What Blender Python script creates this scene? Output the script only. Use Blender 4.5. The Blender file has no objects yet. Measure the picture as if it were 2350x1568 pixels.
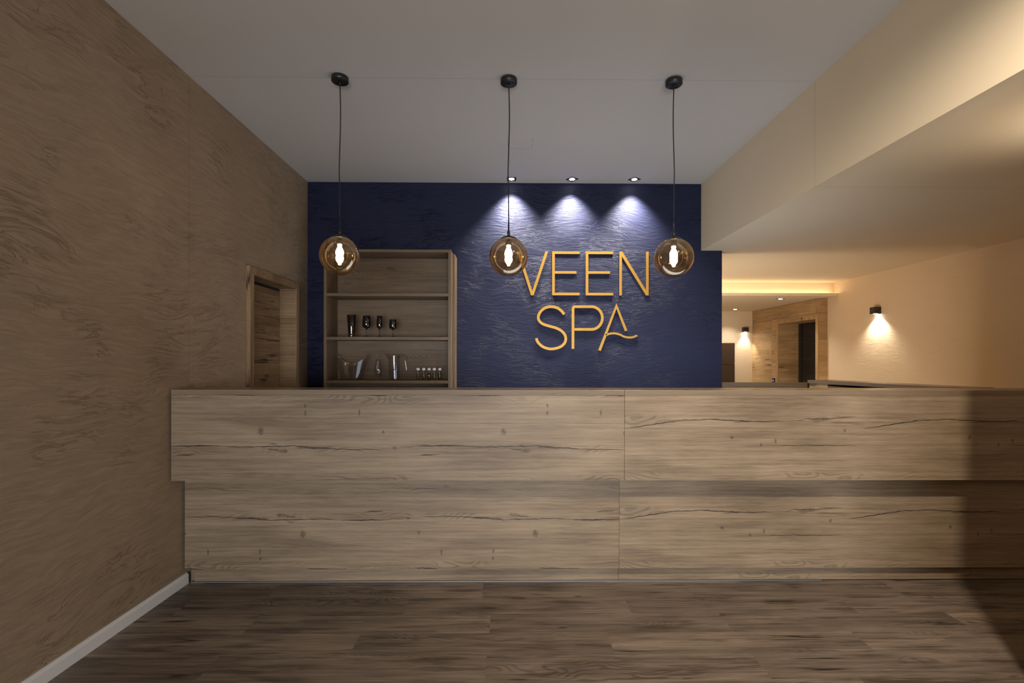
import bpy, bmesh, math, random
from mathutils import Vector, Matrix
R = math.radians
random.seed(7)
SC = bpy.context.scene
COL = SC.collection

# ------------------------------------------------------------------ camera
cam_d = bpy.data.cameras.new('camera'); cam = bpy.data.objects.new('camera', cam_d); COL.objects.link(cam)
cam_d.sensor_width = 36.0; cam_d.lens = 36.0 * 1125.0 / 2350.0
cam_d.shift_y = 42.2 / 2350.0
cam_d.clip_start = 0.02
yaw, roll = math.atan(12 / 1125.0), 0.0016
F = Vector((math.sin(yaw), math.cos(yaw), 0)); R0 = Vector((math.cos(yaw), -math.sin(yaw), 0)); U0 = Vector((0, 0, 1))
Rv = R0 * math.cos(roll) + U0 * math.sin(roll); Uv = -R0 * math.sin(roll) + U0 * math.cos(roll)
M = Matrix((Rv, Uv, -F)).transposed().to_4x4(); M.translation = Vector((0, 0, 1.35))
cam.matrix_world = M
SC.camera = cam

# ------------------------------------------------------------------ world and exposure
w = bpy.data.worlds.new('world'); SC.world = w; w.use_nodes = True
w.node_tree.nodes['Background'].inputs[0].default_value = (0.9, 0.95, 1, 1)
w.node_tree.nodes['Background'].inputs[1].default_value = 0.05
vs = SC.view_settings
vs.view_transform = 'Standard'; vs.look = 'None'; vs.gamma = 1.0; vs.use_curve_mapping = False
vs.exposure = 0.0
SC.cycles.caustics_reflective = False
SC.cycles.caustics_refractive = False
SC.cycles.sample_clamp_indirect = 4.0

# ------------------------------------------------------------------ room lights
def light(name, kind, loc, power, color, parent=None, look=None, **kw):
    d = bpy.data.lights.new(name, kind); d.energy = power; d.color = color
    for k, v in kw.items(): setattr(d, k, v)
    o = bpy.data.objects.new(name, d); COL.objects.link(o)
    o.location = loc
    if look is not None:
        o.rotation_euler = (Vector(look) - Vector(loc)).to_track_quat('-Z', 'Y').to_euler()
    if parent: o.parent = parent
    return o
COOL = (0.90, 0.94, 1.0); WARM = (1.0, 0.72, 0.42); WW = (1.0, 0.86, 0.68)
# daylight from the shop window behind the camera
light('window_daylight', 'AREA', (0.25, -3.85, 0.90), 122, (0.88, 0.93, 1.0), look=(0.25, 0, 0.70), shape='RECTANGLE', size=2.6, size_y=1.4, spread=R(115))
# ceiling downlight in front of the counter, right of the camera
light('downlight_beam', 'SPOT', (1.37, 0.66, 2.98), 315, (1.0, 0.88, 0.74), look=(1.55, 2.9, 0.60), spot_size=R(90), spot_blend=1.0, shadow_soft_size=0.035)
# added warm fill, hidden behind the blue wall, brightens the hall
light('hall_fill', 'AREA', (1.68, 4.93, 0.90), 92, (1.0, 0.86, 0.71), look=(2.6, 9.0, 1.5), shape='RECTANGLE', size=0.45, size_y=1.4)
light('hall_front_light', 'AREA', (4.3, 0.6, 1.9), 5.5, (1.0, 0.86, 0.70), look=(3.2, 3.5, 1.4), shape='RECTANGLE', size=0.8, size_y=0.8)
# added cool fill hidden behind the counter, lifts ceiling and blue wall
light('counter_fill', 'AREA', (0.85, 3.50, 0.80), 18, (0.66, 0.80, 1.0), look=(0.7, 4.5, 2.2), shape='RECTANGLE', size=2.6, size_y=0.95)
light('partition_uplight', 'SPOT', (2.62, 1.9, 1.95), 14, (1.0, 0.88, 0.74), look=(2.5, 1.95, 2.42), spot_size=R(130), spot_blend=1.0, shadow_soft_size=0.03)

# ------------------------------------------------------------------ node helpers
class NT:
    def __init__(s, name):
        s.mat = bpy.data.materials.new(name); s.mat.use_nodes = True
        s.t = s.mat.node_tree; s.n = s.t.nodes; s.b = s.n['Principled BSDF']; s.out = s.n['Material Output']
    def link(s, a, b): s.t.links.new(a, b)
    def setin(s, sock, v):
        if isinstance(v, (int, float)): sock.default_value = v
        elif isinstance(v, tuple): sock.default_value = v if len(v) == len(sock.default_value) else v + (1,)
        else: s.link(v, sock)
    def m(s, op, a, b=0.0, c=0.0, clamp=False):
        x = s.n.new('ShaderNodeMath'); x.operation = op; x.use_clamp = clamp
        s.setin(x.inputs[0], a); s.setin(x.inputs[1], b); s.setin(x.inputs[2], c)
        return x.outputs[0]
    def comb(s, x, y, z=0.0):
        c = s.n.new('ShaderNodeCombineXYZ')
        for i, v in enumerate((x, y, z)): s.setin(c.inputs[i], v)
        return c.outputs[0]
    def sep(s, v):
        c = s.n.new('ShaderNodeSeparateXYZ'); s.link(v, c.inputs[0]); return c.outputs
    def noise(s, vec, scale=1.0, detail=2.0, rough=0.5, dist=0.0):
        x = s.n.new('ShaderNodeTexNoise'); s.link(vec, x.inputs['Vector'])
        x.inputs['Scale'].default_value = scale; x.inputs['Detail'].default_value = detail
        x.inputs['Roughness'].default_value = rough; x.inputs['Distortion'].default_value = dist
        return x.outputs['Fac']
    def mix(s, fac, a, b, blend='MIX'):
        x = s.n.new('ShaderNodeMix'); x.data_type = 'RGBA'; x.blend_type = blend; x.clamp_factor = True
        s.setin(x.inputs[0], fac); s.setin(x.inputs[6], a); s.setin(x.inputs[7], b)
        return x.outputs[2]
    def ramp(s, v, lo, hi):   # smooth 0..1
        x = s.n.new('ShaderNodeMapRange'); x.interpolation_type = 'SMOOTHSTEP'
        s.setin(x.inputs[0], v); x.inputs[1].default_value = lo; x.inputs[2].default_value = hi
        return x.outputs[0]
    def bump(s, h, strength=0.3, dist=0.01):
        x = s.n.new('ShaderNodeBump'); x.inputs['Strength'].default_value = strength; x.inputs['Distance'].default_value = dist
        s.link(h, x.inputs['Height']); s.link(x.outputs[0], s.b.inputs['Normal']); return x
    def uv(s): return s.n.new('ShaderNodeTexCoord').outputs['UV']
    def obj(s): return s.n.new('ShaderNodeTexCoord').outputs['Object']
    def attr(s, name):
        x = s.n.new('ShaderNodeAttribute'); x.attribute_name = name; return x.outputs['Color']
def simple(name, color, rough=0.5, metal=0.0, **kw):
    t = NT(name); t.b.inputs['Base Color'].default_value = color + (1,)
    # a faint procedural unevenness so that no surface is perfectly flat in tone
    n = t.noise(t.obj(), 6.0, 3.0)
    t.link(t.mix(t.m('MULTIPLY', n, 0.12), color, tuple(c * 0.8 for c in color)), t.b.inputs['Base Color'])
    t.b.inputs['Roughness'].default_value = rough; t.b.inputs['Metallic'].default_value = metal
    for k, v in kw.items(): t.b.inputs[k].default_value = v
    return t.mat
def emis(name, color, strength):
    t = NT(name); e = t.n.new('ShaderNodeEmission'); e.inputs[0].default_value = color + (1,); e.inputs[1].default_value = strength
    t.link(e.outputs[0], t.out.inputs[0]); return t.mat

def wood(name, light_c, dark_c, segs=(), knots=(), marks=(), bands=(), period=1.389, rough=0.5, generic=0.0, spec=0.35, tone_attr=False, blotch=0.0, spots=0.0, contrast=1.0, knotty=False):
    """Oak decor. UV in metres, u along the grain. segs = drying cracks (u0,v0,u1,v1,width); knots (u,v,ru,rv);
    marks (u,v,h) = short cross marks; bands (v,width) = cathedral figure; generic>0 adds scattered cracks."""
    t = NT(name); uvw = t.sep(t.uv()); u, v = uvw[0], uvw[1]
    wob = t.m('MULTIPLY', t.m('SUBTRACT', t.noise(t.comb(u, t.m('MULTIPLY', v, 2.0)), 5.0, 3.0, 0.6), 0.5), 0.016)
    vd = t.m('ADD', v, wob)
    fine = t.noise(t.comb(t.m('MULTIPLY', u, 9.0), t.m('MULTIPLY', v, 420.0)), 1.0, 3.0, 0.6)
    mid = t.noise(t.comb(t.m('MULTIPLY', u, 1.6), t.m('MULTIPLY', vd, 60.0)), 1.0, 4.0, 0.6)
    big = t.noise(t.comb(t.m('MULTIPLY', u, 1.1), t.m('MULTIPLY', vd, 7.0)), 1.0, 4.0, 0.55, 0.6)
    patch = t.noise(t.comb(t.m('MULTIPLY', u, 3.0), t.m('MULTIPLY', v, 4.0)), 1.0, 2.0)
    f = t.m('MULTIPLY', t.m('SUBTRACT', fine, 0.5), 1.05 * contrast)
    f = t.m('ADD', f, t.m('MULTIPLY', t.m('SUBTRACT', mid, 0.5), 1.25 * contrast))
    f = t.m('ADD', f, t.m('MULTIPLY', t.m('SUBTRACT', big, 0.5), 1.3 * contrast))
    f = t.m('ADD', f, t.m('MULTIPLY', t.m('SUBTRACT', patch, 0.5), 0.35 * contrast))
    # cathedral figure
    warp = t.noise(t.comb(t.m('MULTIPLY', u, 2.6), t.m('MULTIPLY', v, 9.0)), 1.0, 1.0, 0.4)
    ring = t.m('SINE', t.m('ADD', t.m('MULTIPLY', v, 330.0), t.m('MULTIPLY', warp, 105.0)))
    if bands:
        bm_ = None
        for (bv, bw) in bands:
            g = t.ramp(t.m('ABSOLUTE', t.m('SUBTRACT', v, bv)), bw, bw * 0.35)
            bm_ = g if bm_ is None else t.m('MAXIMUM', bm_, g)
        sel = t.ramp(t.noise(t.comb(t.m('MULTIPLY', u, 2.0), 3.3), 1.0, 1.0), 0.42, 0.56)
        rm = t.m('MULTIPLY', bm_, sel)
    else:
        rm = t.ramp(t.noise(t.comb(t.m('MULTIPLY', u, 1.0), t.m('MULTIPLY', v, 7.0), 8.8), 1.0, 1.0), 0.56, 0.68)
    f = t.m('SUBTRACT', f, t.m('MULTIPLY', t.m('MULTIPLY', t.ramp(ring, -0.2, 1.0), rm), 0.38))
    fac = t.m('ADD', f, 0.52, clamp=True)
    col = t.mix(fac, dark_c, light_c)
    if blotch:
        bl = t.noise(t.comb(t.m('MULTIPLY', u, 2.6), t.m('MULTIPLY', vd, 22.0), 4.4), 1.0, 3.0, 0.6)
        col = t.mix(t.m('MULTIPLY', t.ramp(bl, 0.50, 0.72), blotch), col, tuple(c * 0.28 for c in dark_c))
    ck = None
    def add(x):
        nonlocal ck
        ck = x if ck is None else t.m('MAXIMUM', ck, x)
    if segs or knots or marks:
        up = t.m('ADD', t.m('MODULO', t.m('ADD', u, 50 * period), period), 0.0)   # one decor length
        kn = t.noise(t.comb(t.m('MULTIPLY', u, 70.0), t.m('MULTIPLY', v, 110.0)), 1.0, 2.0)
        jit = t.noise(t.comb(t.m('MULTIPLY', u, 22.0), 1.7), 1.0, 2.0)
        w2 = t.m('MULTIPLY', t.m('SUBTRACT', t.noise(t.comb(t.m('MULTIPLY', up, 16.0), 7.1), 1.0, 3.0, 0.6), 0.5), 0.014)
        for (u0, v0, u1, v1, wd) in segs:
            k0 = (u0 + 50 * period) % period; L = u1 - u0
            for sh in ((0.0, -period) if k0 + L > period else (0.0,)):
                tt = t.m('DIVIDE', t.m('SUBTRACT', up, k0 + sh), L, clamp=True)
                env = t.m('SQRT', t.m('MULTIPLY', t.m('MULTIPLY', tt, t.m('SUBTRACT', 1.0, tt)), 4.0))
                vc = t.m('ADD', t.m('ADD', t.m('MULTIPLY', tt, v1 - v0), v0), w2)
                d = t.m('ABSOLUTE', t.m('SUBTRACT', v, vc))
                hw = t.m('MULTIPLY', t.m('MULTIPLY', env, wd * 1.45), t.m('ADD', jit, 0.3))
                add(t.m('DIVIDE', t.m('SUBTRACT', hw, d), 0.0013, clamp=True))
        for (ku, kv, ru, rv) in knots:
            k0 = (ku + 50 * period) % period
            du = t.m('DIVIDE', t.m('SUBTRACT', up, k0), ru); dv = t.m('DIVIDE', t.m('SUBTRACT', vd, kv), rv)
            r2 = t.m('ADD', t.m('ADD', t.m('MULTIPLY', du, du), t.m('MULTIPLY', dv, dv)), t.m('MULTIPLY', t.m('SUBTRACT', kn, 0.5), 2.4))
            add(t.m('MULTIPLY', t.ramp(r2, 1.1, -0.2), 0.62))
        for (ku, kv, h) in marks:
            k0 = (ku + 50 * period) % period
            du = t.m('DIVIDE', t.m('ADD', t.m('SUBTRACT', up, k0), t.m('MULTIPLY', wob, 0.8)), 0.008); dv = t.m('DIVIDE', t.m('SUBTRACT', v, kv), h)
            r2 = t.m('ADD', t.m('ADD', t.m('MULTIPLY', du, du), t.m('MULTIPLY', dv, dv)), t.m('MULTIPLY', t.m('SUBTRACT', kn, 0.5), 2.0))
            add(t.m('MULTIPLY', t.ramp(r2, 1.1, -0.2), 0.62))
    if generic:
        g = t.noise(t.comb(t.m('MULTIPLY', u, 0.32), t.m('MULTIPLY', v, 8.0), 2.2), 1.0, 4.0, 0.5)
        line = t.ramp(t.m('ABSOLUTE', t.m('SUBTRACT', g, 0.5)), 0.0130, 0.0020)
        msk = t.ramp(t.noise(t.comb(t.m('MULTIPLY', u, 3.0), t.m('MULTIPLY', v, 3.0), 5.5), 1.0, 1.0), 0.54, 0.66)
        add(t.m('MULTIPLY', t.m('MULTIPLY', line, msk), generic))
    if spots or True:
        vo = t.n.new('ShaderNodeTexVoronoi'); vo.inputs['Scale'].default_value = 1.0
        t.link(t.comb(t.m('MULTIPLY', u, 3.2), t.m('MULTIPLY', v, 9.0)), vo.inputs['Vector'])
        rs = t.sep(vo.outputs['Color'])[0]
        k = t.m('MULTIPLY', t.ramp(vo.outputs['Distance'], 0.11, 0.02), t.m('GREATER_THAN', rs, 0.72))
        add(t.m('MULTIPLY', k, spots if spots else 0.45))
    if knotty:      # dark knots drawn out along the grain
        v2 = t.n.new('ShaderNodeTexVoronoi'); v2.inputs['Scale'].default_value = 1.0
        wu = t.m('ADD', t.m('MULTIPLY', u, 2.6), t.m('MULTIPLY', t.noise(t.comb(t.m('MULTIPLY', u, 12.0), t.m('MULTIPLY', v, 40.0)), 1.0, 2.0), 0.22))
        t.link(t.comb(wu, t.m('ADD', t.m('MULTIPLY', v, 9.5), t.m('MULTIPLY', mid, 0.5)), 9.0), v2.inputs['Vector'])
        s2 = t.m('GREATER_THAN', t.sep(v2.outputs['Color'])[1], 0.48)
        add(t.m('MULTIPLY', t.m('MULTIPLY', t.ramp(v2.outputs['Distance'], 0.24, 0.04), s2), 0.85))
        add(t.m('MULTIPLY', t.m('MULTIPLY', t.ramp(v2.outputs['Distance'], 0.60, 0.05), s2), 0.40))
    col = t.mix(t.m('MULTIPLY', ck, 0.88), col, tuple(c * 0.07 for c in dark_c))
    if tone_attr:
        col = t.mix(1.0, col, t.attr('tone'), 'MULTIPLY')
    t.link(col, t.b.inputs['Base Color'])
    t.b.inputs['Roughness'].default_value = rough; t.b.inputs['Specular IOR Level'].default_value = spec
    t.link(t.m('ADD', t.m('MULTIPLY', fine, 0.2), rough - 0.1), t.b.inputs['Roughness'])
    t.bump(t.m('SUBTRACT', t.m('ADD', fine, mid), t.m('MULTIPLY', ck, 2.0)), 0.25, 0.0015)
    return t.mat

def plaster(name, col, col2, axis, rough=0.6, spec=0.3, strength=0.6, dist=0.006, joint=None, scale=1.0, wander=0.4):
    t = NT(name); o = t.sep(t.obj())
    a, z = o[0 if axis == 'x' else 1], o[2]
    if axis == 'xy': a, z = o[0], o[1]
    wv = t.noise(t.comb(t.m('MULTIPLY', a, 0.8), t.m('MULTIPLY', z, 0.9)), 1.0, 3.0)
    zz = t.m('ADD', z, t.m('MULTIPLY', t.m('SUBTRACT', wv, 0.5), wander))       # strokes that wander
    st = t.noise(t.comb(t.m('MULTIPLY', a, 5.5 * scale), t.m('MULTIPLY', zz, 52.0 * scale)), 1.0, 5.0, 0.62, 0.8)
    st2 = t.noise(t.comb(t.m('MULTIPLY', a, 2.2 * scale), t.m('MULTIPLY', zz, 11.0 * scale)), 1.0, 5.0, 0.6, 1.5)
    crease = t.ramp(t.m('ABSOLUTE', t.m('SUBTRACT', st2, 0.5)), 0.03, 0.0)
    gate = t.ramp(t.noise(t.comb(a, z, 3.0), 2.3, 2.0), 0.46, 0.62)
    cr = t.m('MULTIPLY', crease, gate)
    h = t.m('SUBTRACT', t.m('ADD', t.m('MULTIPLY', st, 0.8), t.m('MULTIPLY', st2, 0.8)), t.m('MULTIPLY', cr, 0.5))
    mott = t.noise(t.comb(a, z, 1.0), 1.6, 4.0, 0.6)
    f = t.m('ADD', t.m('MULTIPLY', mott, 0.75), t.m('MULTIPLY', t.ramp(st, 0.35, 0.7), 0.35))
    f = t.m('SUBTRACT', f, t.m('MULTIPLY', cr, 0.45))
    fs = t.noise(t.comb(t.m('MULTIPLY', a, 13.0 * scale), t.m('MULTIPLY', zz, 120.0 * scale)), 1.0, 3.0, 0.6)
    f = t.m('ADD', f, t.m('MULTIPLY', t.m('SUBTRACT', fs, 0.5), 0.7)); h = t.m('ADD', h, t.m('MULTIPLY', fs, 0.25))
    c = t.mix(f, col2, col)
    if joint is not None:
        jm = t.ramp(t.m('ABSOLUTE', t.m('SUBTRACT', o[1], joint)), 0.006, 0.001)
        h = t.m('SUBTRACT', h, t.m('MULTIPLY', jm, 0.2))
        c = t.mix(t.m('MULTIPLY', jm, 0.15), c, tuple(k * 0.6 for k in col2))
    t.link(c, t.b.inputs['Base Color'])
    t.b.inputs['Roughness'].default_value = rough; t.b.inputs['Specular IOR Level'].default_value = spec
    t.bump(h, strength, dist)
    return t.mat

def paint(name, col, joint=None, jstr=0.3):
    t = NT(name); o = t.sep(t.obj())
    n = t.noise(t.obj(), 45.0, 4.0, 0.6); big = t.noise(t.obj(), 0.9, 2.0)
    c = t.mix(t.m('MULTIPLY', big, 0.12), col, tuple(k * 0.85 for k in col))
    h = n
    if joint is not None:
        jm = t.ramp(t.m('ABSOLUTE', t.m('SUBTRACT', o[1], joint)), 0.007, 0.001)
        c = t.mix(t.m('MULTIPLY', jm, jstr), c, tuple(k * 0.55 for k in col))
        h = t.m('SUBTRACT', n, t.m('MULTIPLY', jm, 0.8))
    t.link(c, t.b.inputs['Base Color']); t.b.inputs['Roughness'].default_value = 0.75
    t.b.inputs['Specular IOR Level'].default_value = 0.2
    t.bump(h, 0.06, 0.002)
    return t.mat

def glass(name, color, refl=1.0):
    """thin-walled glass: each wall tints what is behind it and mirrors the room"""
    t = NT(name); t.n.remove(t.b)
    tr = t.n.new('ShaderNodeBsdfTransparent'); n = t.noise(t.obj(), 60.0, 2.0)
    t.link(t.mix(t.m('MULTIPLY', n, 0.3), color, tuple(c * 0.85 for c in color)), tr.inputs[0])
    gl = t.n.new('ShaderNodeBsdfGlossy'); gl.inputs['Roughness'].default_value = 0.04
    bp = t.n.new('ShaderNodeBump'); bp.inputs['Strength'].default_value = 0.25; bp.inputs['Distance'].default_value = 0.002
    t.link(t.noise(t.obj(), 70.0, 1.0), bp.inputs['Height']); t.link(bp.outputs[0], gl.inputs['Normal'])
    lw = t.n.new('ShaderNodeLayerWeight'); lw.inputs[0].default_value = 0.5
    rf = t.m('ADD', t.m('MULTIPLY', t.m('POWER', lw.outputs['Facing'], 4.0), 0.42), 0.05)
    mx = t.n.new('ShaderNodeMixShader'); t.link(t.m('MULTIPLY', rf, refl, clamp=True), mx.inputs[0])
    t.link(tr.outputs[0], mx.inputs[1]); t.link(gl.outputs[0], mx.inputs[2])
    t.link(mx.outputs[0], t.out.inputs[0]); return t.mat
def globe_glass():
    t = NT('smoked_mirror_glass'); t.n.remove(t.b)
    tr = t.n.new('ShaderNodeBsdfTransparent'); tr.inputs[0].default_value = (0.64, 0.55, 0.44, 1)
    gl = t.n.new('ShaderNodeBsdfGlossy'); gl.inputs['Color'].default_value = (0.95, 0.78, 0.56, 1); gl.inputs['Roughness'].default_value = 0.015
    lw = t.n.new('ShaderNodeLayerWeight'); lw.inputs[0].default_value = 0.5
    fac = t.m('ADD', t.m('MULTIPLY', t.m('POWER', lw.outputs['Facing'], 3.0), 0.60), 0.24, clamp=True)
    nz = t.noise(t.obj(), 9.0, 1.0)
    fac = t.m('ADD', fac, t.m('MULTIPLY', nz, 0.04), clamp=True)
    mx = t.n.new('ShaderNodeMixShader'); t.link(fac, mx.inputs[0]); t.link(tr.outputs[0], mx.inputs[1]); t.link(gl.outputs[0], mx.inputs[2])
    tl = t.n.new('ShaderNodeBsdfTranslucent'); tl.inputs[0].default_value = (0.80, 0.60, 0.40, 1)   # faint haze of the metal coating
    m2 = t.n.new('ShaderNodeMixShader'); m2.inputs[0].default_value = 0.003
    t.link(mx.outputs[0], m2.inputs[1]); t.link(tl.outputs[0], m2.inputs[2])
    t.link(m2.outputs[0], t.out.inputs[0]); return t.mat

# ------------------------------------------------------------------ materials
P = 1.389
OAK_L, OAK_D = (0.335, 0.247, 0.158), (0.150, 0.104, 0.064)
left_segs = [(-1.701, 1.150, -1.42, 1.145, .0032), (-1.57, 1.146, -1.40, 1.150, .002), (-0.83, 1.146, -0.68, 1.143, .0030),
             (-1.60, .847, -1.15, .856, .0026), (-1.25, .856, -.97, .838, .0028), (-1.22, .846, -1.02, .838, .0020), (-1.06, .838, -.70, .831, .0020),
             (-.66, .842, -.47, .856, .0016), (-.52, .854, -.24, .857, .0036), (-.30, .856, -.05, .846, .0018), (-.50, .800, -.385, .807, .0028),
             (-1.37, .836, -1.30, .830, .0026), (-1.9, .985, -1.15, .984, .0009), (-1.15, .986, -.6, .982, .0009),
             (-1.9, .676, -1.2, .68, .0010), (-1.1, .662, -.55, .668, .0010)]
left_knots = [(-.647, .842, .016, .013), (-1.408, .937, .022, .026), (-1.30, .853, .018, .006), (-1.28, .826, .04, .014), (-.71, .930, .010, .012)]
left_marks = [(-1.155, 1.084, .016), (-1.155, 1.042, .020), (-.846, 1.047, .024)]
M_OAK_A = wood('oak_decor_front_left', OAK_L, OAK_D, left_segs, left_knots, left_marks, bands=[(1.125, .035), (.835, .03), (.672, .02)], contrast=1.25)
right_segs = [(.675, .953, 1.05, 1.008, .0030), (.90, .998, 1.24, 1.010, .0024), (1.12, 1.010, 1.45, .995, .0030), (1.33, .994, 1.61, .998, .0026),
              (1.72, 1.010, 1.90, 1.012, .0024), (1.86, 1.014, 2.04, 1.024, .0018), (1.49, .858, 2.05, .857, .0022), (1.30, .990, 1.40, .996, .002)]
right_knots = [(1.845, 1.012, .030, .010), (1.30, .905, .014, .014), (1.96, .94, .012, .012)]
right_marks = [(1.555, .882, .020), (1.47, .86, .016)]
M_OAK_B = wood('oak_decor_front_right', OAK_L, OAK_D, right_segs, right_knots, right_marks, bands=[(1.0, .045), (.680, .03)], contrast=1.25)
M_OAK_EDGE = wood('oak_decor_edge', tuple(c * .82 for c in OAK_L), tuple(c * .85 for c in OAK_D), generic=.5, contrast=.6)
M_OAK_TOP = wood('oak_decor_countertop', (0.30, 0.215, 0.14), (0.17, 0.118, 0.075), generic=.3, rough=.27, spec=.6, contrast=.5)
M_OAK_SHELF = wood('oak_decor_bookcase', (0.215, 0.142, 0.080), (0.095, 0.060, 0.033), generic=1.0)
M_OAK_DOOR = wood('oak_decor_door', (0.360, 0.235, 0.125), (0.150, 0.090, 0.045), generic=1.0, contrast=1.2)
M_OAK_HALL = wood('oak_decor_hall', (0.55, 0.365, 0.175), (0.25, 0.148, 0.064), generic=1.0, contrast=1.1)
M_FLOOR = wood('smoked_oak_planks', (0.305, 0.237, 0.180), (0.098, 0.074, 0.055), generic=1.0, rough=.42, spec=.4, tone_attr=True, blotch=.62, spots=.8, contrast=1.3, knotty=True)
M_LEFT = plaster('brown_brushed_plaster', (0.385, 0.282, 0.182), (0.228, 0.162, 0.102), 'y', rough=.62, spec=.25, strength=.55, dist=.006, joint=3.0)
M_BLUE = plaster('blue_brushed_plaster', (0.0120, 0.0145, 0.044), (0.0072, 0.0090, 0.027), 'x', rough=.58, spec=.24, strength=.75, dist=.006, scale=1.5, wander=.5)
M_CREAM = plaster('cream_brushed_plaster', (0.70, 0.55, 0.37), (0.66, 0.52, 0.345), 'y', rough=.7, spec=.15, strength=.28, dist=.004)
M_CREAM_X = plaster('cream_brushed_plaster_front', (0.72, 0.57, 0.38), (0.66, 0.52, 0.345), 'x', rough=.7, spec=.15, strength=.28, dist=.004)
M_CEIL = paint('white_ceiling_paint', (0.585, 0.545, 0.49), joint=3.0)
M_SOFFIT = paint('cream_soffit_paint', (0.80, 0.665, 0.46), joint=3.0, jstr=.30)
M_WHITE = simple('white_lacquer', (0.78, 0.75, 0.72), .4)
M_BLACK = simple('black_metal', (0.012, 0.012, 0.012), .38)
M_CORD = simple('black_cord', (0.010, 0.010, 0.010), .7)
M_DARKBOX = simple('anthracite_metal', (0.030, 0.022, 0.018), .45)
M_ALU = simple('brushed_aluminium', (0.30, 0.30, 0.31), .55, 1.0)
M_GAP = simple('dark_gap', (0.012, 0.010, 0.009), .9)
M_CAB = simple('bronze_brown_panel', (0.060, 0.037, 0.022), .35)
M_DGLASS = simple('black_glass', (0.012, 0.011, 0.011), .12, 0.0)
def gold():
    t = NT('brushed_gold'); n = t.noise(t.comb(t.m('MULTIPLY', t.sep(t.obj())[0], 40.0), t.m('MULTIPLY', t.sep(t.obj())[2], 400.0)), 1.0, 2.0)
    t.link(t.mix(t.m('MULTIPLY', n, .4), (0.40, 0.215, 0.030), (0.33, 0.175, 0.024)), t.b.inputs['Base Color'])
    t.b.inputs['Metallic'].default_value = .45; t.b.inputs['Roughness'].default_value = .42; return t.mat
M_GOLD = gold()
M_GLOBE = globe_glass()
M_SMOKE = glass('smoked_glass', (0.50, 0.48, 0.47), 1.7)
M_CLEAR2 = glass('thick_clear_glass', (0.90, 0.90, 0.90), 2.6)
M_CLEAR = glass('clear_glass', (0.965, 0.965, 0.965), 1.1)
M_BULB = emis('warm_bulb_glow', (1.0, 0.70, 0.36), 80)
M_SPOTLENS = emis('spot_lens_glow', (1.0, 0.95, 0.88), 40)
M_LED = emis('warm_led_strip', (1.0, 0.80, 0.56), 17)
M_SCREEN = emis('blue_display', (0.15, 0.25, 1.0), 2.0)
M_CAP = simple('white_plastic_cap', (0.72, 0.68, 0.68), .45)
def liquid(name, c): return glass(name, tuple(k ** .5 for k in c), .5)

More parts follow.
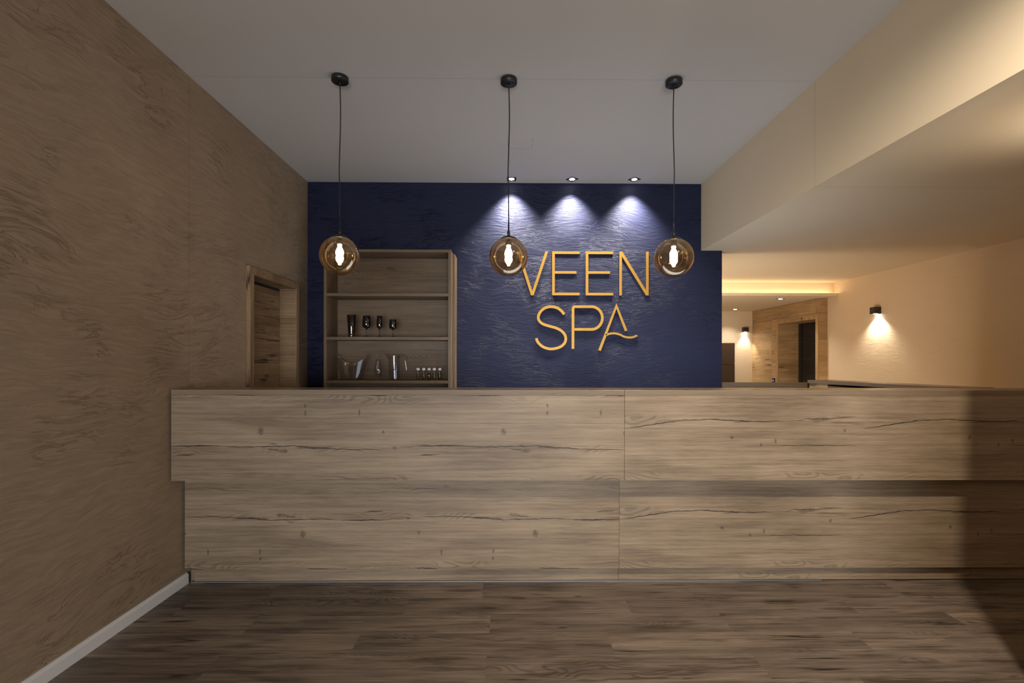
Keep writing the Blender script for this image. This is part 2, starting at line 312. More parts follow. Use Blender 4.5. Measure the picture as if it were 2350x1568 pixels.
# ------------------------------------------------------------------ mesh helpers
class MB:
    """collects shapes in one bmesh; UV in metres"""
    def __init__(s): s.bm = bmesh.new(); s.uvl = s.bm.loops.layers.uv.new('UVMap')
    def face(s, vs_, uvs=None, smooth=False):
        try: f = s.bm.faces.new(vs_)
        except ValueError: return None
        f.smooth = smooth
        if uvs:
            for l, q in zip(f.loops, uvs): l[s.uvl].uv = q
        return f
    def box(s, a, b, grain='x', off=(0, 0), uvf=None):
        (x0, y0, z0), (x1, y1, z1) = [tuple(min(p, q) for p, q in zip(a, b)), tuple(max(p, q) for p, q in zip(a, b))]
        v = [s.bm.verts.new(p) for p in ((x0, y0, z0), (x1, y0, z0), (x1, y1, z0), (x0, y1, z0), (x0, y0, z1), (x1, y0, z1), (x1, y1, z1), (x0, y1, z1))]
        g = {'x': 0, 'y': 1, 'z': 2}[grain]
        for idx, nax in (((0, 1, 5, 4), 1), ((2, 3, 7, 6), 1), ((1, 2, 6, 5), 0), ((3, 0, 4, 7), 0), ((4, 5, 6, 7), 2), ((3, 2, 1, 0), 2)):
            axes = [i for i in range(3) if i != nax]
            ga = g if g in axes else axes[0]; oa = [i for i in axes if i != ga][0]
            uvs = []
            for i in idx:
                c = v[i].co
                if uvf: uvs.append(uvf(c, nax))
                else: uvs.append((c[ga] + off[0], c[oa] + off[1] + (0.37 * nax)))
            s.face([v[i] for i in idx], uvs)
    def lathe(s, prof, c=(0, 0, 0), seg=32, smooth=True, closed=False):
        rings = []
        for (r, z) in prof:
            if r < 1e-6: rings.append([s.bm.verts.new((c[0], c[1], c[2] + z))])
            else: rings.append([s.bm.verts.new((c[0] + r * math.cos(2 * math.pi * k / seg), c[1] + r * math.sin(2 * math.pi * k / seg), c[2] + z)) for k in range(seg)])
        pairs = list(zip(rings[:-1], rings[1:]))
        if closed: pairs.append((rings[-1], rings[0]))
        for A, B in pairs:
            for k in range(seg):
                k2 = (k + 1) % seg
                if len(A) == 1 and len(B) == 1: continue
                if len(A) == 1: s.face([A[0], B[k2], B[k]], None, smooth)
                elif len(B) == 1: s.face([A[k], A[k2], B[0]], None, smooth)
                else: s.face([A[k], A[k2], B[k2], B[k]], None, smooth)
    def tube(s, pts, r, seg=12, caps=True):
        pts = [Vector(p) for p in pts]; rs = r if isinstance(r, (list, tuple)) else [r] * len(pts)
        rings = []
        for i, p in enumerate(pts):
            d = (pts[min(i + 1, len(pts) - 1)] - pts[max(i - 1, 0)]).normalized()
            a = d.cross(Vector((0, 1, 0))) if abs(d.y) < .9 else d.cross(Vector((1, 0, 0)))
            a.normalize(); b = d.cross(a).normalized()
            rings.append([s.bm.verts.new(p + (a * math.cos(2 * math.pi * k / seg) + b * math.sin(2 * math.pi * k / seg)) * rs[i]) for k in range(seg)])
        for A, B in zip(rings[:-1], rings[1:]):
            for k in range(seg): s.face([A[k], A[(k + 1) % seg], B[(k + 1) % seg], B[k]], None, True)
        if caps: s.face(list(reversed(rings[0]))); s.face(rings[-1])
    def extrude_poly(s, pts2, plane, d0, d1, uvf=None):
        """polygon pts2 in the plane ('xz','yz','xy') extruded along the third axis from d0 to d1"""
        def P3(p, d):
            return {'xz': (p[0], d, p[1]), 'yz': (d, p[0], p[1]), 'xy': (p[0], p[1], d)}[plane]
        A = [s.bm.verts.new(P3(p, d0)) for p in pts2]; B = [s.bm.verts.new(P3(p, d1)) for p in pts2]
        s.face(A, [tuple(p) for p in pts2]); s.face(list(reversed(B)), [tuple(p) for p in reversed(pts2)])
        n = len(pts2)
        for i in range(n): s.face([A[i], B[i], B[(i + 1) % n], A[(i + 1) % n]])
    def build(s, name, mat, parent=None, bevel=0.0, loc=None, segs=2):
        bmesh.ops.remove_doubles(s.bm, verts=s.bm.verts, dist=1e-6)
        bmesh.ops.recalc_face_normals(s.bm, faces=s.bm.faces)
        me = bpy.data.meshes.new(name); s.bm.to_mesh(me); s.bm.free()
        if mat: me.materials.append(mat)
        o = bpy.data.objects.new(name, me); COL.objects.link(o)
        if loc: o.location = loc
        if parent: o.parent = parent
        if bevel:
            m = o.modifiers.new('bevel', 'BEVEL'); m.width = bevel; m.segments = segs; m.limit_method = 'ANGLE'; m.angle_limit = R(40)
        return o
def box(name, a, b, mat, parent=None, grain='x', off=(0, 0), bevel=0.0, uvf=None):
    m = MB(); m.box(a, b, grain, off, uvf); return m.build(name, mat, parent, bevel)
def thing(name, label, cat, loc=(0, 0, 0), group=None):
    o = bpy.data.objects.new(name, None); COL.objects.link(o); o.location = loc; o.empty_display_size = .1
    o['label'] = label; o['category'] = cat
    if group: o['group'] = group
    return o
def tag(o, label, cat, group=None):
    o['label'] = label; o['category'] = cat
    if group: o['group'] = group
    return o
def struct(o, label=None):
    o['kind'] = 'structure'
    if label: o['label'] = label
    return o
def copy_tree(o, parent=None):
    c = o.copy(); COL.objects.link(c)
    if parent: c.parent = parent
    for ch in list(o.children): copy_tree(ch, c)
    return c

XL, YB, ZC, XS, ZS, XR = -1.93, 4.765, 3.07, 1.895, 2.42, 4.50
YR, YF = -4.0, 8.70

# ------------------------------------------------------------------ the setting
# floor: plank rows with butt joints, one mesh
fm = MB(); tone = fm.bm.loops.layers.float_color.new('tone')
known = {0: -.139, 1: .668, 2: -.083, 3: .498, 4: 1.125}
ROW, PL = .1795, 1.215
i0 = int(math.floor((2.782 - 9.0) / ROW)); i1 = int(math.ceil((2.782 + 4.3) / ROW))
plank_tone_and_shade = {(0, -1): .80, (0, -2): .82, (1, 0): .86, (1, -1): .78, (1, 1): .80, (3, 0): .80, (2, 1): .84, (2, -1): 1.16, (2, 0): .95, (3, -1): 1.18, (3, 1): .96, (0, 0): 1.0, (0, 1): .84, (4, 0): .92, (4, 1): .80, (4, -1): 1.05, (4, 2): .82, (2, 2): .78, (3, 2): .92}  # plank tones; right-hand ones also darkened to offset the strong downlight
for i in range(i0, i1):
    yb, yt = 2.782 - ROW * i, 2.782 - ROW * (i - 1)
    yb, yt = max(yb, YR), min(yt, 8.85)
    if yt - yb < .001: continue
    base = known.get(i, random.uniform(0, PL))
    for k in range(-5, 6):
        x0, x1 = base + (k - 1) * PL if False else base + (k - 1) * PL, base + k * PL
        x0c, x1c = max(x0, XL - .3), min(x1, XR + .4)
        if x1c - x0c < .001: continue
        ou, ov = random.uniform(0, 40), random.uniform(0, 40)
        vs4 = [fm.bm.verts.new(p) for p in ((x0c, yb, 0), (x1c, yb, 0), (x1c, yt, 0), (x0c, yt, 0))]
        f = fm.face(vs4, [(p.co.x + ou, p.co.y + ov) for p in vs4])
        tn = plank_tone_and_shade.get((i, k), random.uniform(.82, 1.12))
        for l in f.loops: l[tone] = (tn, tn * .99, tn * .985, 1)
for (a, b) in (((XL - .3, YR, -.12), (XR + .4, 8.85, -.002)),): fm.box(a, b)
floor = struct(fm.build('floor', M_FLOOR))

struct(box('ceiling', (XL - .2, YR - .1, ZC), (XS, YB + .2, ZC + .12), M_CEIL))
sm = MB()
sm.box((XS, YR - .1, ZS), (XR + .3, 6.70, ZC + .12)); sm.box((1.4, YB + .14, ZS), (XS, 6.70, ZC))
struct(sm.build('ceiling_soffit', M_SOFFIT))
lm = MB(); lm.box((1.4, 6.70, 2.225), (XR + .4, YF + .1, ZC))
struct(lm.build('ceiling_hall', M_SOFFIT))
tm = MB(); tm.extrude_poly([(6.60, 2.225), (6.70, 2.225), (6.70, 2.234), (6.612, 2.234), (6.612, 2.262), (6.60, 2.262)], 'yz', 1.5, XR)
struct(tm.build('trim_1', M_SOFFIT))

wm = MB()   # left wall with its door opening
T = .20
for (y0, y1, z0, z1) in ((YR, 3.67, 0, ZC), (3.67, 4.50, 2.01, ZC), (4.50, YB + .2, 0, ZC)): wm.box((XL - T, y0, z0), (XL, y1, z1))
struct(wm.build('wall_left', M_LEFT))
bm_ = MB(); bm_.extrude_poly([(XL, 0), (2.10, 0), (2.10, ZS), (XS, ZS), (XS, ZC), (XL, ZC)], 'xz', YB, YB + .14)
struct(bm_.build('wall_back', M_BLUE))
struct(box('wall_right', (XR, YR, 0), (XR + .1, 6.83, ZS), M_CREAM))
struct(box('wall_rear', (XL - .2, YR - .1, 0), (XR + .3, YR, ZC), M_CREAM_X))
struct(box('wall_partition', (1.935, 1.44, 0), (3.35, 1.60, ZS), M_CREAM_X))
struct(box('wall_hall_left', (1.4, YB + .14, 0), (1.5, YF, ZS), M_CREAM))
struct(box('wall_far', (1.4, YF, 0), (4.9, YF + .1, 2.225), M_CREAM_X))

# oak cladding of the hall with its doorway
hw = MB()
def huv(c, n): return (c.y * .9 + 11.3, c.z + 2.0) if n == 0 else ((c.x + 5.1, c.z + 2.2) if n == 1 else (c.x, c.y))
def clad(y0, y1, z0, z1, o):
    m = hw; m.box((4.38, y0, z0), (4.70, y1, z1), uvf=lambda c, n: ((c.y + o, c.z + o * .7) if n == 0 else ((c.x + o, c.z + o) if n == 1 else (c.y, c.x))))
clad(6.905, 8.70, 2.018, 2.222, 1.7)
clad(8.062, 8.70, 0, 2.014, 4.4); clad(7.905, 8.058, 0, 2.014, 5.1)
clad(6.83, 6.90, 0, 2.014, 9.3); clad(6.83, 6.90, 2.018, 2.222, 8.1)
clad(6.905, 7.90, 1.985, 2.014, 12.2)
hw.box((4.385, 6.835, 0.0), (4.69, 6.845, 2.22))
struct(hw.build('wall_cladding', M_OAK_HALL))
dr = bpy.data.objects.new('door_2', None); COL.objects.link(dr); dr.location = (0, 0, 0); dr['kind'] = 'structure'
fr = MB()
fr.box((4.368, 7.85, 0), (4.378, 7.905, 1.985), 'z', (3.3, 1.1)); fr.box((4.368, 6.835, 0), (4.378, 6.89, 1.985), 'z', (7.3, 2.1)); fr.box((4.368, 6.89, 1.935), (4.378, 7.85, 1.985), 'z', (1.3, 4.1))
fr.box((4.378, 7.85, 0), (4.70, 7.90, 1.98), 'x', (2.2, 6.2)); fr.box((4.378, 6.885, 0), (4.70, 6.91, 1.98), 'x', (2.9, 9.2)); fr.box((4.378, 6.91, 1.935), (4.70, 7.85, 1.984), 'y', (4.2, 6.2))
fr.build('door_frame', M_OAK_HALL, dr)
dl = MB(); dl.box((4.72, 6.80, 0), (4.76, 7.95, 2.0)); lf = dl.build('door_leaf', M_DGLASS, dr)
st = MB()
for z in (1.02, 1.36, 1.70): st.box((4.712, 6.80, z), (4.72, 7.95, z + .008))
st.box((4.70, 7.80, 0), (4.72, 7.84, 1.94)); st.build('glazing_bar', M_DARKBOX, lf)

# door in the left wall
d1 = bpy.data.objects.new('door_1', None); COL.objects.link(d1); d1['kind'] = 'structure'
cs = MB()
cs.box((XL, 3.65, 0), (-1.90, 3.705, 2.046), 'z', (2.2, .4)); cs.box((XL, 4.45, 0), (-1.90, 4.51, 2.046), 'z', (6.1, 1.3)); cs.box((XL, 3.705, 1.988), (-1.90, 4.45, 2.046), 'z', (1.7, 3.3))
cs.box((-2.10, 4.448, 0), (-1.905, 4.50, 2.0), 'x', (3.4, 7.7)); cs.box((-2.10, 3.67, 0), (-1.905, 3.70, 2.0), 'x', (5.4, 1.7)); cs.box((-2.10, 3.70, 1.986), (-1.905, 4.45, 2.005), 'y', (2.4, 3.7))
cs.build('door_frame', M_OAK_DOOR, d1, .0015)
lf1 = box('door_leaf', (-2.09, 3.703, .008), (-2.05, 4.440, 1.962), M_OAK_DOOR, d1, 'y', (4.15, 7.35))
box('door_seal', (-2.098, 4.440, 0), (-2.052, 4.448, 1.986), M_GAP, d1)
box('door_seal', (-2.098, 3.70, 1.962), (-2.056, 4.44, 1.986), M_GAP, d1)
hd = MB(); hd.tube([(-2.05, 3.76, 1.02), (-2.0, 3.76, 1.02), (-1.995, 3.77, 1.02), (-1.995, 3.88, 1.02)], .009)
hd.build('door_handle', M_ALU, lf1)

# skirting board on the left wall
sk = MB(); sk.extrude_poly([(XL, 0), (-1.915, 0), (-1.915, .052), (-1.918, .058), (-1.922, .061), (-1.923, .0655), (XL, .0655)], 'xz', YR, 2.975)
struct(sk.build('baseboard_left', M_WHITE))

# ------------------------------------------------------------------ reception counter
ct = thing('reception_counter', 'long oak reception counter with overhanging upper front across the room', 'counter', (0, 2.85, 0))
def cpart(name, a, b, mat, uvf=None, bevel=.0008, grain='x', off=(0, 0), parent=None):
    o = box(name, a, b, mat, parent or ct, grain, off, bevel, uvf)
    o.location = (-0.0, -2.85, 0) if (parent or ct) is ct else o.location
    return o
XE, SEAM, SEAM2 = 3.345, .6790, .677
uvA = lambda c, n: (c.x, c.z) if n != 2 else (c.x, c.y + 3.0)
uvB = lambda c, n: (c.x, c.z) if n != 2 else (c.x, c.y + 3.0)
uvLA = lambda c, n: (-2.624 - c.x, 1.2455 - c.z) if n != 2 else (c.x, c.y + 3.0)
uvLB = lambda c, n: (c.x + .003, c.z + .563) if n != 2 else (c.x, c.y + 3.0)
cpart('upper_panel', (-1.916, 2.82, .655), (SEAM, 2.838, 1.1465), M_OAK_A, uvA)
cpart('upper_panel', (SEAM + .0015, 2.82, .655), (XE, 2.838, 1.1465), M_OAK_B, uvB)
cpart('countertop', (-1.916, 2.82, 1.148), (SEAM, 3.060, 1.177), M_OAK_TOP, None, .001, off=(.3, 1.9))
cpart('countertop', (SEAM + .0015, 2.82, 1.148), (XE, 3.060, 1.177), M_OAK_TOP, None, .001, off=(7.3, 4.9))
cpart('edge_strip', (-1.9155, 2.8188, 1.1475), (SEAM, 2.8198, 1.1760), M_OAK_EDGE, None, 0, off=(.9, 2.3))
cpart('edge_strip', (SEAM + .0018, 2.8188, 1.1475), (XE, 2.8198, 1.1760), M_OAK_EDGE, None, 0, off=(9.9, 1.3))
cpart('underside_panel', (-1.916, 2.838, .655), (XE, 2.94, .673), M_OAK_EDGE)
cpart('lower_panel', (-1.916, 2.94, .097), (SEAM2, 2.958, .654), M_OAK_A, uvLA)
cpart('lower_panel', (SEAM2 + .0012, 2.94, .097), (XE, 2.958, .654), M_OAK_B, uvLB)
cpart('plinth_panel', (-1.885, 2.984, .008), (.681, 3.0, .110), M_OAK_A, lambda c, n: (c.x, c.z + .70))
cpart('plinth_panel', (.682, 2.984, .008), (XE, 3.0, .110), M_OAK_B, lambda c, n: (c.x + .2, c.z + .65))
cpart('metal_trim', (-1.905, 2.978, 0), (1.93, 2.984, .007), M_ALU)
cpart('carcass', (-1.916, 3.0, .0), (XE, 3.045, 1.147), M_OAK_EDGE)
cpart('carcass_end', (-1.916, 2.845, .68), (-1.90, 3.0, 1.147), M_GAP)
cpart('inner_shelf', (-1.90, 3.045, .735), (2.85, 3.05, .76), M_OAK_EDGE)

# right wing of the reception desk
wg = thing('counter_wing', 'oak side wing of the reception desk with open shelves running back to the hall', 'counter', (0, 0, 0))
ia, ib = Vector((2.652, 4.296)), Vector((2.916, 3.081)); dr_ = (ib - ia).normalized(); nn = Vector((-dr_.y, dr_.x))
if nn.x < 0: nn = -nn
def wpoly(name, s0, s1, t0, t1, z0, z1, mat, grain_along=True):
    pts = [ia + dr_ * s0 + nn * t0, ia + dr_ * s1 + nn * t0, ia + dr_ * s1 + nn * t1, ia + dr_ * s0 + nn * t1]
    m = MB(); A = [m.bm.verts.new((p.x, p.y, z0)) for p in pts]; B = [m.bm.verts.new((p.x, p.y, z1)) for p in pts]
    uvq = [(s0, t0), (s1, t0), (s1, t1), (s0, t1)]
    m.face(list(reversed(A)), list(reversed(uvq))); m.face(B, uvq)
    for i in range(4):
        j = (i + 1) % 4
        L0, L1 = (s0, s1) if i in (0, 2) else (t0, t1)
        m.face([A[i], A[j], B[j], B[i]], [(L0, z0), (L1, z0), (L1, z1), (L0, z1)])
    return m.build(name, mat, wg, .001)
LW = (ib - ia).length
wpoly('countertop', 0, LW + .0, 0, .235, 1.149, 1.177, M_OAK_TOP)
wpoly('end_panel', .012, .20, .010, .225, 0, 1.149, M_OAK_HALL)
wpoly('back_panel', .20, LW, .205, .225, 0, 1.149, M_OAK_SHELF)
wpoly('side_panel', LW - .02, LW, .010, .205, 0, 1.149, M_OAK_SHELF)
for z in (1.115, .78, .43, .08): wpoly('shelf', .20, LW - .02, .012, .205, z, z + .018, M_OAK_SHELF)

# low swing panel closing the desk
lp = thing('low_swing_door', 'low dark oak swing door between the blue wall and the desk wing', 'door', (2.108, 4.80, 0))
o = box('door_panel', (0, 0, .12), (.855, .022, 1.132), M_OAK_EDGE, lp, 'x', (4.4, 3.1), .001)
hm = MB(); hm.tube([(-.004, -.004, 1.090), (-.004, -.004, 1.106)], .0055); hm.build('hinge', M_ALU, lp)

# ------------------------------------------------------------------ bookcase
bc = thing('bookcase', 'tall open oak bookcase against the blue wall', 'bookcase', (-1.079, 4.60, 0))
def bpart(name, a, b, grain='x', off=(0, 0), mat=None, bevel=.001):
    m = MB(); m.box(a, b, grain, off); o = m.build(name, mat or M_OAK_SHELF, bc, bevel); o.location = (1.079, -4.60, 0); return o
bx0, bx1, by0, by1 = -1.652, -.506, 4.44, 4.745
bpart('side_panel', (bx0, by0, 0), (bx0 + .025, by1, 2.347), 'z', (3, 5))
bpart('side_panel', (bx1 - .025, by0, 0), (bx1, by1, 2.347), 'z', (6, 2))
bpart('top_board', (bx0 + .025, by0, 2.322), (bx1 - .025, by1, 2.347), 'x', (2, 8))
bpart('back_panel', (bx0 + .003, by1 - .012, 0), (bx1 - .003, by1, 2.345), 'x', (8.0, 4.15))
for i, z in enumerate((1.951, 1.556, 1.162, .768, .374, .03)):
    bpart('shelf', (bx0 + .025, by0 + .001, z - .027), (bx1 - .025, by1 - .012, z), 'x', (1.7 * i, 2.9 * i))
bpart('scribe_board', (bx1 + .0005, 4.575, 0), (bx1 + .021, 4.763, 2.335), 'z', (9, 3))

# ------------------------------------------------------------------ glassware
S2, S3 = 1.556 + .0008, 1.162 + .0008
def glass_obj(name, prof, loc, mat, label, cat, group=None, seg=40):
    m = MB(); m.lathe(prof, seg=seg); o = m.build(name, mat, None, 0, loc); tag(o, label, cat, group); return o
GG = 'smoked glasses on the bookcase'
glass_obj('tumbler', [(0, 0), (.031, 0), (.032, .004), (.0295, .022), (.030, .03), (.033, .09), (.041, .199), (.0395, .1995), (.0315, .09), (.028, .032), (0, .028)],
          (-1.413, 4.478, S2), M_SMOKE, 'tall dark smoked tumbler, the only glass without a stem', 'glass')
def stem_prof(H, rb, hb, rt, rf, t=.0016):
    """H height, rb widest bowl radius, hb height of the bowl bottom, rt rim radius, rf foot radius"""
    zb = hb + (H - hb) * .20
    return [(0, 0), (rf, 0), (rf, .0015), (rf * .5, .004), (.005, .009), (.0036, .02), (.0034, hb - .02), (.005, hb - .006),
            (rb * .45, hb + .008), (rb * .85, zb - .008), (rb, zb + .004), (rb, zb + .03), (rt, H), (rt - t, H), (rb - t, zb + .03), (rb - t, zb + .006),
            (rb * .82, zb - .004), (rb * .42, hb + .012), (0, hb + .007)]
glass_obj('wine_goblet', stem_prof(.193, .0375, .072, .033, .032), (-1.277, 4.478, S2), M_SMOKE, 'large dark smoked wine goblet with the widest bowl, right of the tumbler', 'glass')
glass_obj('champagne_flute', stem_prof(.191, .0265, .068, .023, .027), (-1.159, 4.478, S2), M_SMOKE, 'narrow dark smoked flute on a stem between two goblets', 'glass')
glass_obj('small_goblet', stem_prof(.158, .0335, .066, .0305, .028), (-1.038, 4.478, S2), M_SMOKE, 'short dark smoked goblet, rightmost of the stemmed glasses', 'glass')

# clear wine bucket with two raised ears
def bucket():
    m = MB(); seg, t = 48, .004
    def rim(a): return .150 + .092 * abs(math.cos(a)) ** 2.2
    def rr(a, z):   # half widths: flared along x
        f = z / .24
        return (.100 + .062 * f ** 1.3, .080 + .022 * f)
    rows = 10; outer, inner = [], []
    for j in range(rows + 1):
        A, B = [], []
        for k in range(seg):
            a = 2 * math.pi * k / seg; z = rim(a) * j / rows
            ax, ay = rr(a, z)
            A.append(m.bm.verts.new((ax * math.cos(a), ay * math.sin(a), z)))
            B.append(m.bm.verts.new(((ax - t) * math.cos(a), (ay - t) * math.sin(a), max(z, t * 1.2) if j < rows else z)))
        outer.append(A); inner.append(B)
    for k in range(seg):
        q = (k + 1) % seg
        for j in range(rows):
            m.face([outer[j][k], outer[j][q], outer[j + 1][q], outer[j + 1][k]], None, True)
            m.face([inner[j][k], inner[j + 1][k], inner[j + 1][q], inner[j][q]], None, True)
        m.face([outer[-1][k], outer[-1][q], inner[-1][q], inner[-1][k]])
    m.face(list(reversed(outer[0]))); m.face(inner[0])
    return m.build('wine_bucket', M_CLEAR, None, 0, (-1.435, 4.56, S3))
tag(bucket(), 'wide clear wine bucket with two raised flared ears', 'bucket')
glass_obj('decanter', [(0, 0), (.020, 0), (.020, .003), (.009, .012), (.012, .024), (.026, .042), (.033, .066), (.0335, .10), (.030, .135), (.024, .150), (.0215, .16), (.0215, .189), (.0198, .189), (.0198, .16), (.022, .150), (.028, .133), (.0318, .10), (.031, .068), (.024, .044), (.010, .028), (0, .026)],
          (-1.194, 4.56, S3), M_CLEAR, 'small clear rounded carafe on a short foot, left of the jug', 'carafe')
jg = thing('glass_jug', 'tall clear straight jug with an open hooked handle', 'jug', (-1.044, 4.56, S3))
m = MB(); seg = 44; prof = [(.046, 0), (.047, .004), (.050, .12), (.053, .236)]; t = .003
ro, ri = [], []
def spout(a, z, r):
    if z > .19:
        d = math.cos(a - math.pi); k = max(0, d) ** 14 * (z - .19) / .046
        return r + .030 * k
    return r
zs = [0, .004, .06, .12, .18, .205, .222, .236]
for z in zs:
    rb_ = .046 + .007 * z / .236
    ro.append([m.bm.verts.new((spout(2 * math.pi * k / seg, z, rb_) * math.cos(2 * math.pi * k / seg), spout(2 * math.pi * k / seg, z, rb_) * math.sin(2 * math.pi * k / seg), z)) for k in range(seg)])
    ri.append([m.bm.verts.new(((spout(2 * math.pi * k / seg, z, rb_) - t) * math.cos(2 * math.pi * k / seg), (spout(2 * math.pi * k / seg, z, rb_) - t) * math.sin(2 * math.pi * k / seg), max(z, .005 + z * .5 if z < .01 else z))) for k in range(seg)])
for k in range(seg):
    q = (k + 1) % seg
    for j in range(len(zs) - 1):
        m.face([ro[j][k], ro[j][q], ro[j + 1][q], ro[j + 1][k]], None, True); m.face([ri[j][k], ri[j + 1][k], ri[j + 1][q], ri[j][q]], None, True)
    m.face([ro[-1][k], ro[-1][q], ri[-1][q], ri[-1][k]])
m.face(list(reversed(ro[0]))); m.face(ri[0])
m.build('jug_body', M_CLEAR, jg)
m = MB(); m.tube([(.050, 0, .226), (.072, 0, .228), (.088, 0, .222), (.096, 0, .205), (.102, 0, .17), (.108, 0, .13), (.114, 0, .09), (.117, 0, .068)], [.008, .0085, .0085, .0085, .0078, .007, .006, .005])
m.build('handle', M_CLEAR2, jg)

# five small vials with white caps
VC = [((.80, .66, .25), 'pale yellow'), ((.80, .80, .62), 'faint greenish'), ((.62, .30, .06), 'dark amber'), ((.90, .88, .80), 'nearly colourless'), ((.62, .70, .25), 'yellow green')]
VL = ['small white-capped vial with pale yellow liquid, nearest the jug', 'small white-capped vial with faint greenish liquid, just left of the amber one', 'small white-capped vial with dark amber liquid, in the middle of the row',
      'small white-capped vial with nearly colourless liquid, just right of the amber one', 'small white-capped vial with yellow green liquid, nearest the bookcase side']
v0 = thing('oil_vial', VL[0], 'vial', (-.819, 4.53, S3), 'white-capped vials on the bookcase')
m = MB(); m.lathe([(0, 0), (.0125, 0), (.0133, .002), (.0133, .078), (.010, .084), (.010, .090), (.0088, .090), (.0088, .083), (.0122, .077), (.0122, .003), (0, .003)], seg=24)
m.build('bottle', M_CLEAR, v0)
m = MB(); m.lathe([(0, .0034), (.0118, .0034), (.0118, .066), (0, .066)], seg=24); lq = m.build('liquid', liquid('oil_pale_yellow', VC[0][0]), v0)
m = MB(); m.lathe([(0, .0905), (.0155, .0905), (.0163, .092), (.0163, .109), (.015, .111), (0, .111)], seg=24); m.build('cap', M_CAP, v0)
for i, x in enumerate((-.767, -.717, -.669, -.618)):
    c = copy_tree(v0); c.location.x = x; c['label'] = VL[i + 1]
    for ch in c.children:
        if ch.name.startswith('liquid'):
            ch.data = ch.data.copy(); ch.data.materials[0] = liquid('oil_' + VC[i + 1][1].replace(' ', '_'), VC[i + 1][0])

# ------------------------------------------------------------------ wall letters
YW = YB - .0012; TH = .0055; W = .0130
def stroke(m, pts, w, closed=False):
    pts = [Vector(p) for p in pts]; n = len(pts); Lp, Rp = [], []
    for i, p in enumerate(pts):
        d1_ = (p - pts[i - 1]).normalized() if i > 0 else (pts[1] - p).normalized()
        d2_ = (pts[i + 1] - p).normalized() if i < n - 1 else d1_
        nrm = Vector((-(d1_.y + d2_.y), d1_.x + d2_.x)).normalized()
        k = 1 / max(.5, abs(nrm.dot(Vector((-d1_.y, d1_.x)))))
        Lp.append(p + nrm * w * k); Rp.append(p - nrm * w * k)
    A = [m.bm.verts.new((p.x, YW - TH, p.y)) for p in Lp]; B = [m.bm.verts.new((p.x, YW - TH, p.y)) for p in Rp]
    C = [m.bm.verts.new((p.x, YW, p.y)) for p in Lp]; D = [m.bm.verts.new((p.x, YW, p.y)) for p in Rp]
    for i in range(n - 1):
        m.face([A[i], A[i + 1], B[i + 1], B[i]]); m.face([C[i], D[i], D[i + 1], C[i + 1]])
        m.face([A[i], C[i], C[i + 1], A[i + 1]]); m.face([B[i], B[i + 1], D[i + 1], D[i]])
    m.face([A[0], B[0], D[0], C[0]]); m.face([A[-1], C[-1], D[-1], B[-1]])
def smooth_pts(pts, n=6):
    P_ = [Vector(p) for p in pts]; out = []
    for i in range(len(P_) - 1):
        p0 = P_[max(i - 1, 0)]; p1 = P_[i]; p2 = P_[i + 1]; p3 = P_[min(i + 2, len(P_) - 1)]
        for k in range(n):
            t_ = k / n
            out.append(.5 * ((2 * p1) + (-p0 + p2) * t_ + (2 * p0 - 5 * p1 + 4 * p2 - p3) * t_ ** 2 + (-p0 + 3 * p1 - 3 * p2 + p3) * t_ ** 3))
    out.append(P_[-1]); return out
def letter(name, build, label, group):
    m = MB(); build(m); o = m.build(name, M_GOLD); tag(o, label, 'letter', group); return o
G1, G2 = 'gold letters of the upper sign line', 'gold letters of the lower sign line'
poly = lambda pts: (lambda m: m.extrude_poly(pts, 'xz', YW - TH, YW))
letter('letter_v', poly([(0.095, 2.404), (0.123, 2.404), (0.247, 2.022), (0.373, 2.404), (0.400, 2.404), (0.260, 1.978), (0.233, 1.978)]), 'gold letter V partly behind the middle globe lamp', G1)
def EE(x): return [(x, 2.406), (x + .267, 2.406), (x + .267, 2.381), (x + .0255, 2.381), (x + .0255, 2.214), (x + .237, 2.214), (x + .237, 2.189), (x + .0255, 2.189), (x + .0255, 2.004), (x + .267, 2.004), (x + .267, 1.979), (x, 1.979)]
letter('letter_e', poly(EE(.4395)), 'gold letter E directly right of the letter V', G1)
letter('letter_e', poly(EE(.7665)), 'gold letter E directly left of the letter N', G1)
letter('letter_n', poly([(1.094, 2.407), (1.122, 2.407), (1.3555, 2.030), (1.3555, 2.407), (1.381, 2.407), (1.381, 1.980), (1.354, 1.980), (1.119, 2.359), (1.119, 1.979), (1.094, 1.979)]), 'gold letter N at the right end of the upper line', G1)
Sp = [(0.558, 1.793), (0.529, 1.828), (0.486, 1.857), (0.429, 1.868), (0.373, 1.856), (0.328, 1.820), (0.306, 1.771), (0.315, 1.730), (0.352, 1.699), (0.412, 1.679), (0.477, 1.661), (0.529, 1.634), (0.564, 1.594), (0.573, 1.551), (0.557, 1.508), (0.511, 1.473), (0.430, 1.457), (0.361, 1.473), (0.317, 1.505), (0.296, 1.533), (0.287, 1.561)]
letter('letter_s', lambda m: stroke(m, smooth_pts(Sp), W), 'gold curved letter S starting the lower line', G2)
def LP(m):
    arc = [(.824 + .105 * math.cos(a), 1.7585 + .1105 * math.sin(a)) for a in [R(90 - 180 * i / 24) for i in range(25)]]
    stroke(m, [(.643, 1.458), (.643, 1.850), (.646, 1.860), (.653, 1.867), (.664, 1.869)] + arc + [(.655, 1.648)], W)
letter('letter_p', LP, 'gold letter P with rounded bowl in the lower line', G2)
def LA(m):
    stroke(m, [(.902, 1.442), (1.0665, 1.876), (1.161, 1.634)], W)
    stroke(m, smooth_pts([(0.965, 1.592), (0.993, 1.604), (1.028, 1.610), (1.058, 1.609), (1.102, 1.597), (1.141, 1.578), (1.189, 1.570), (1.228, 1.573), (1.269, 1.590)]), .0098)
letter('letter_a', LA, 'gold letter A whose crossbar is a wave', G2)

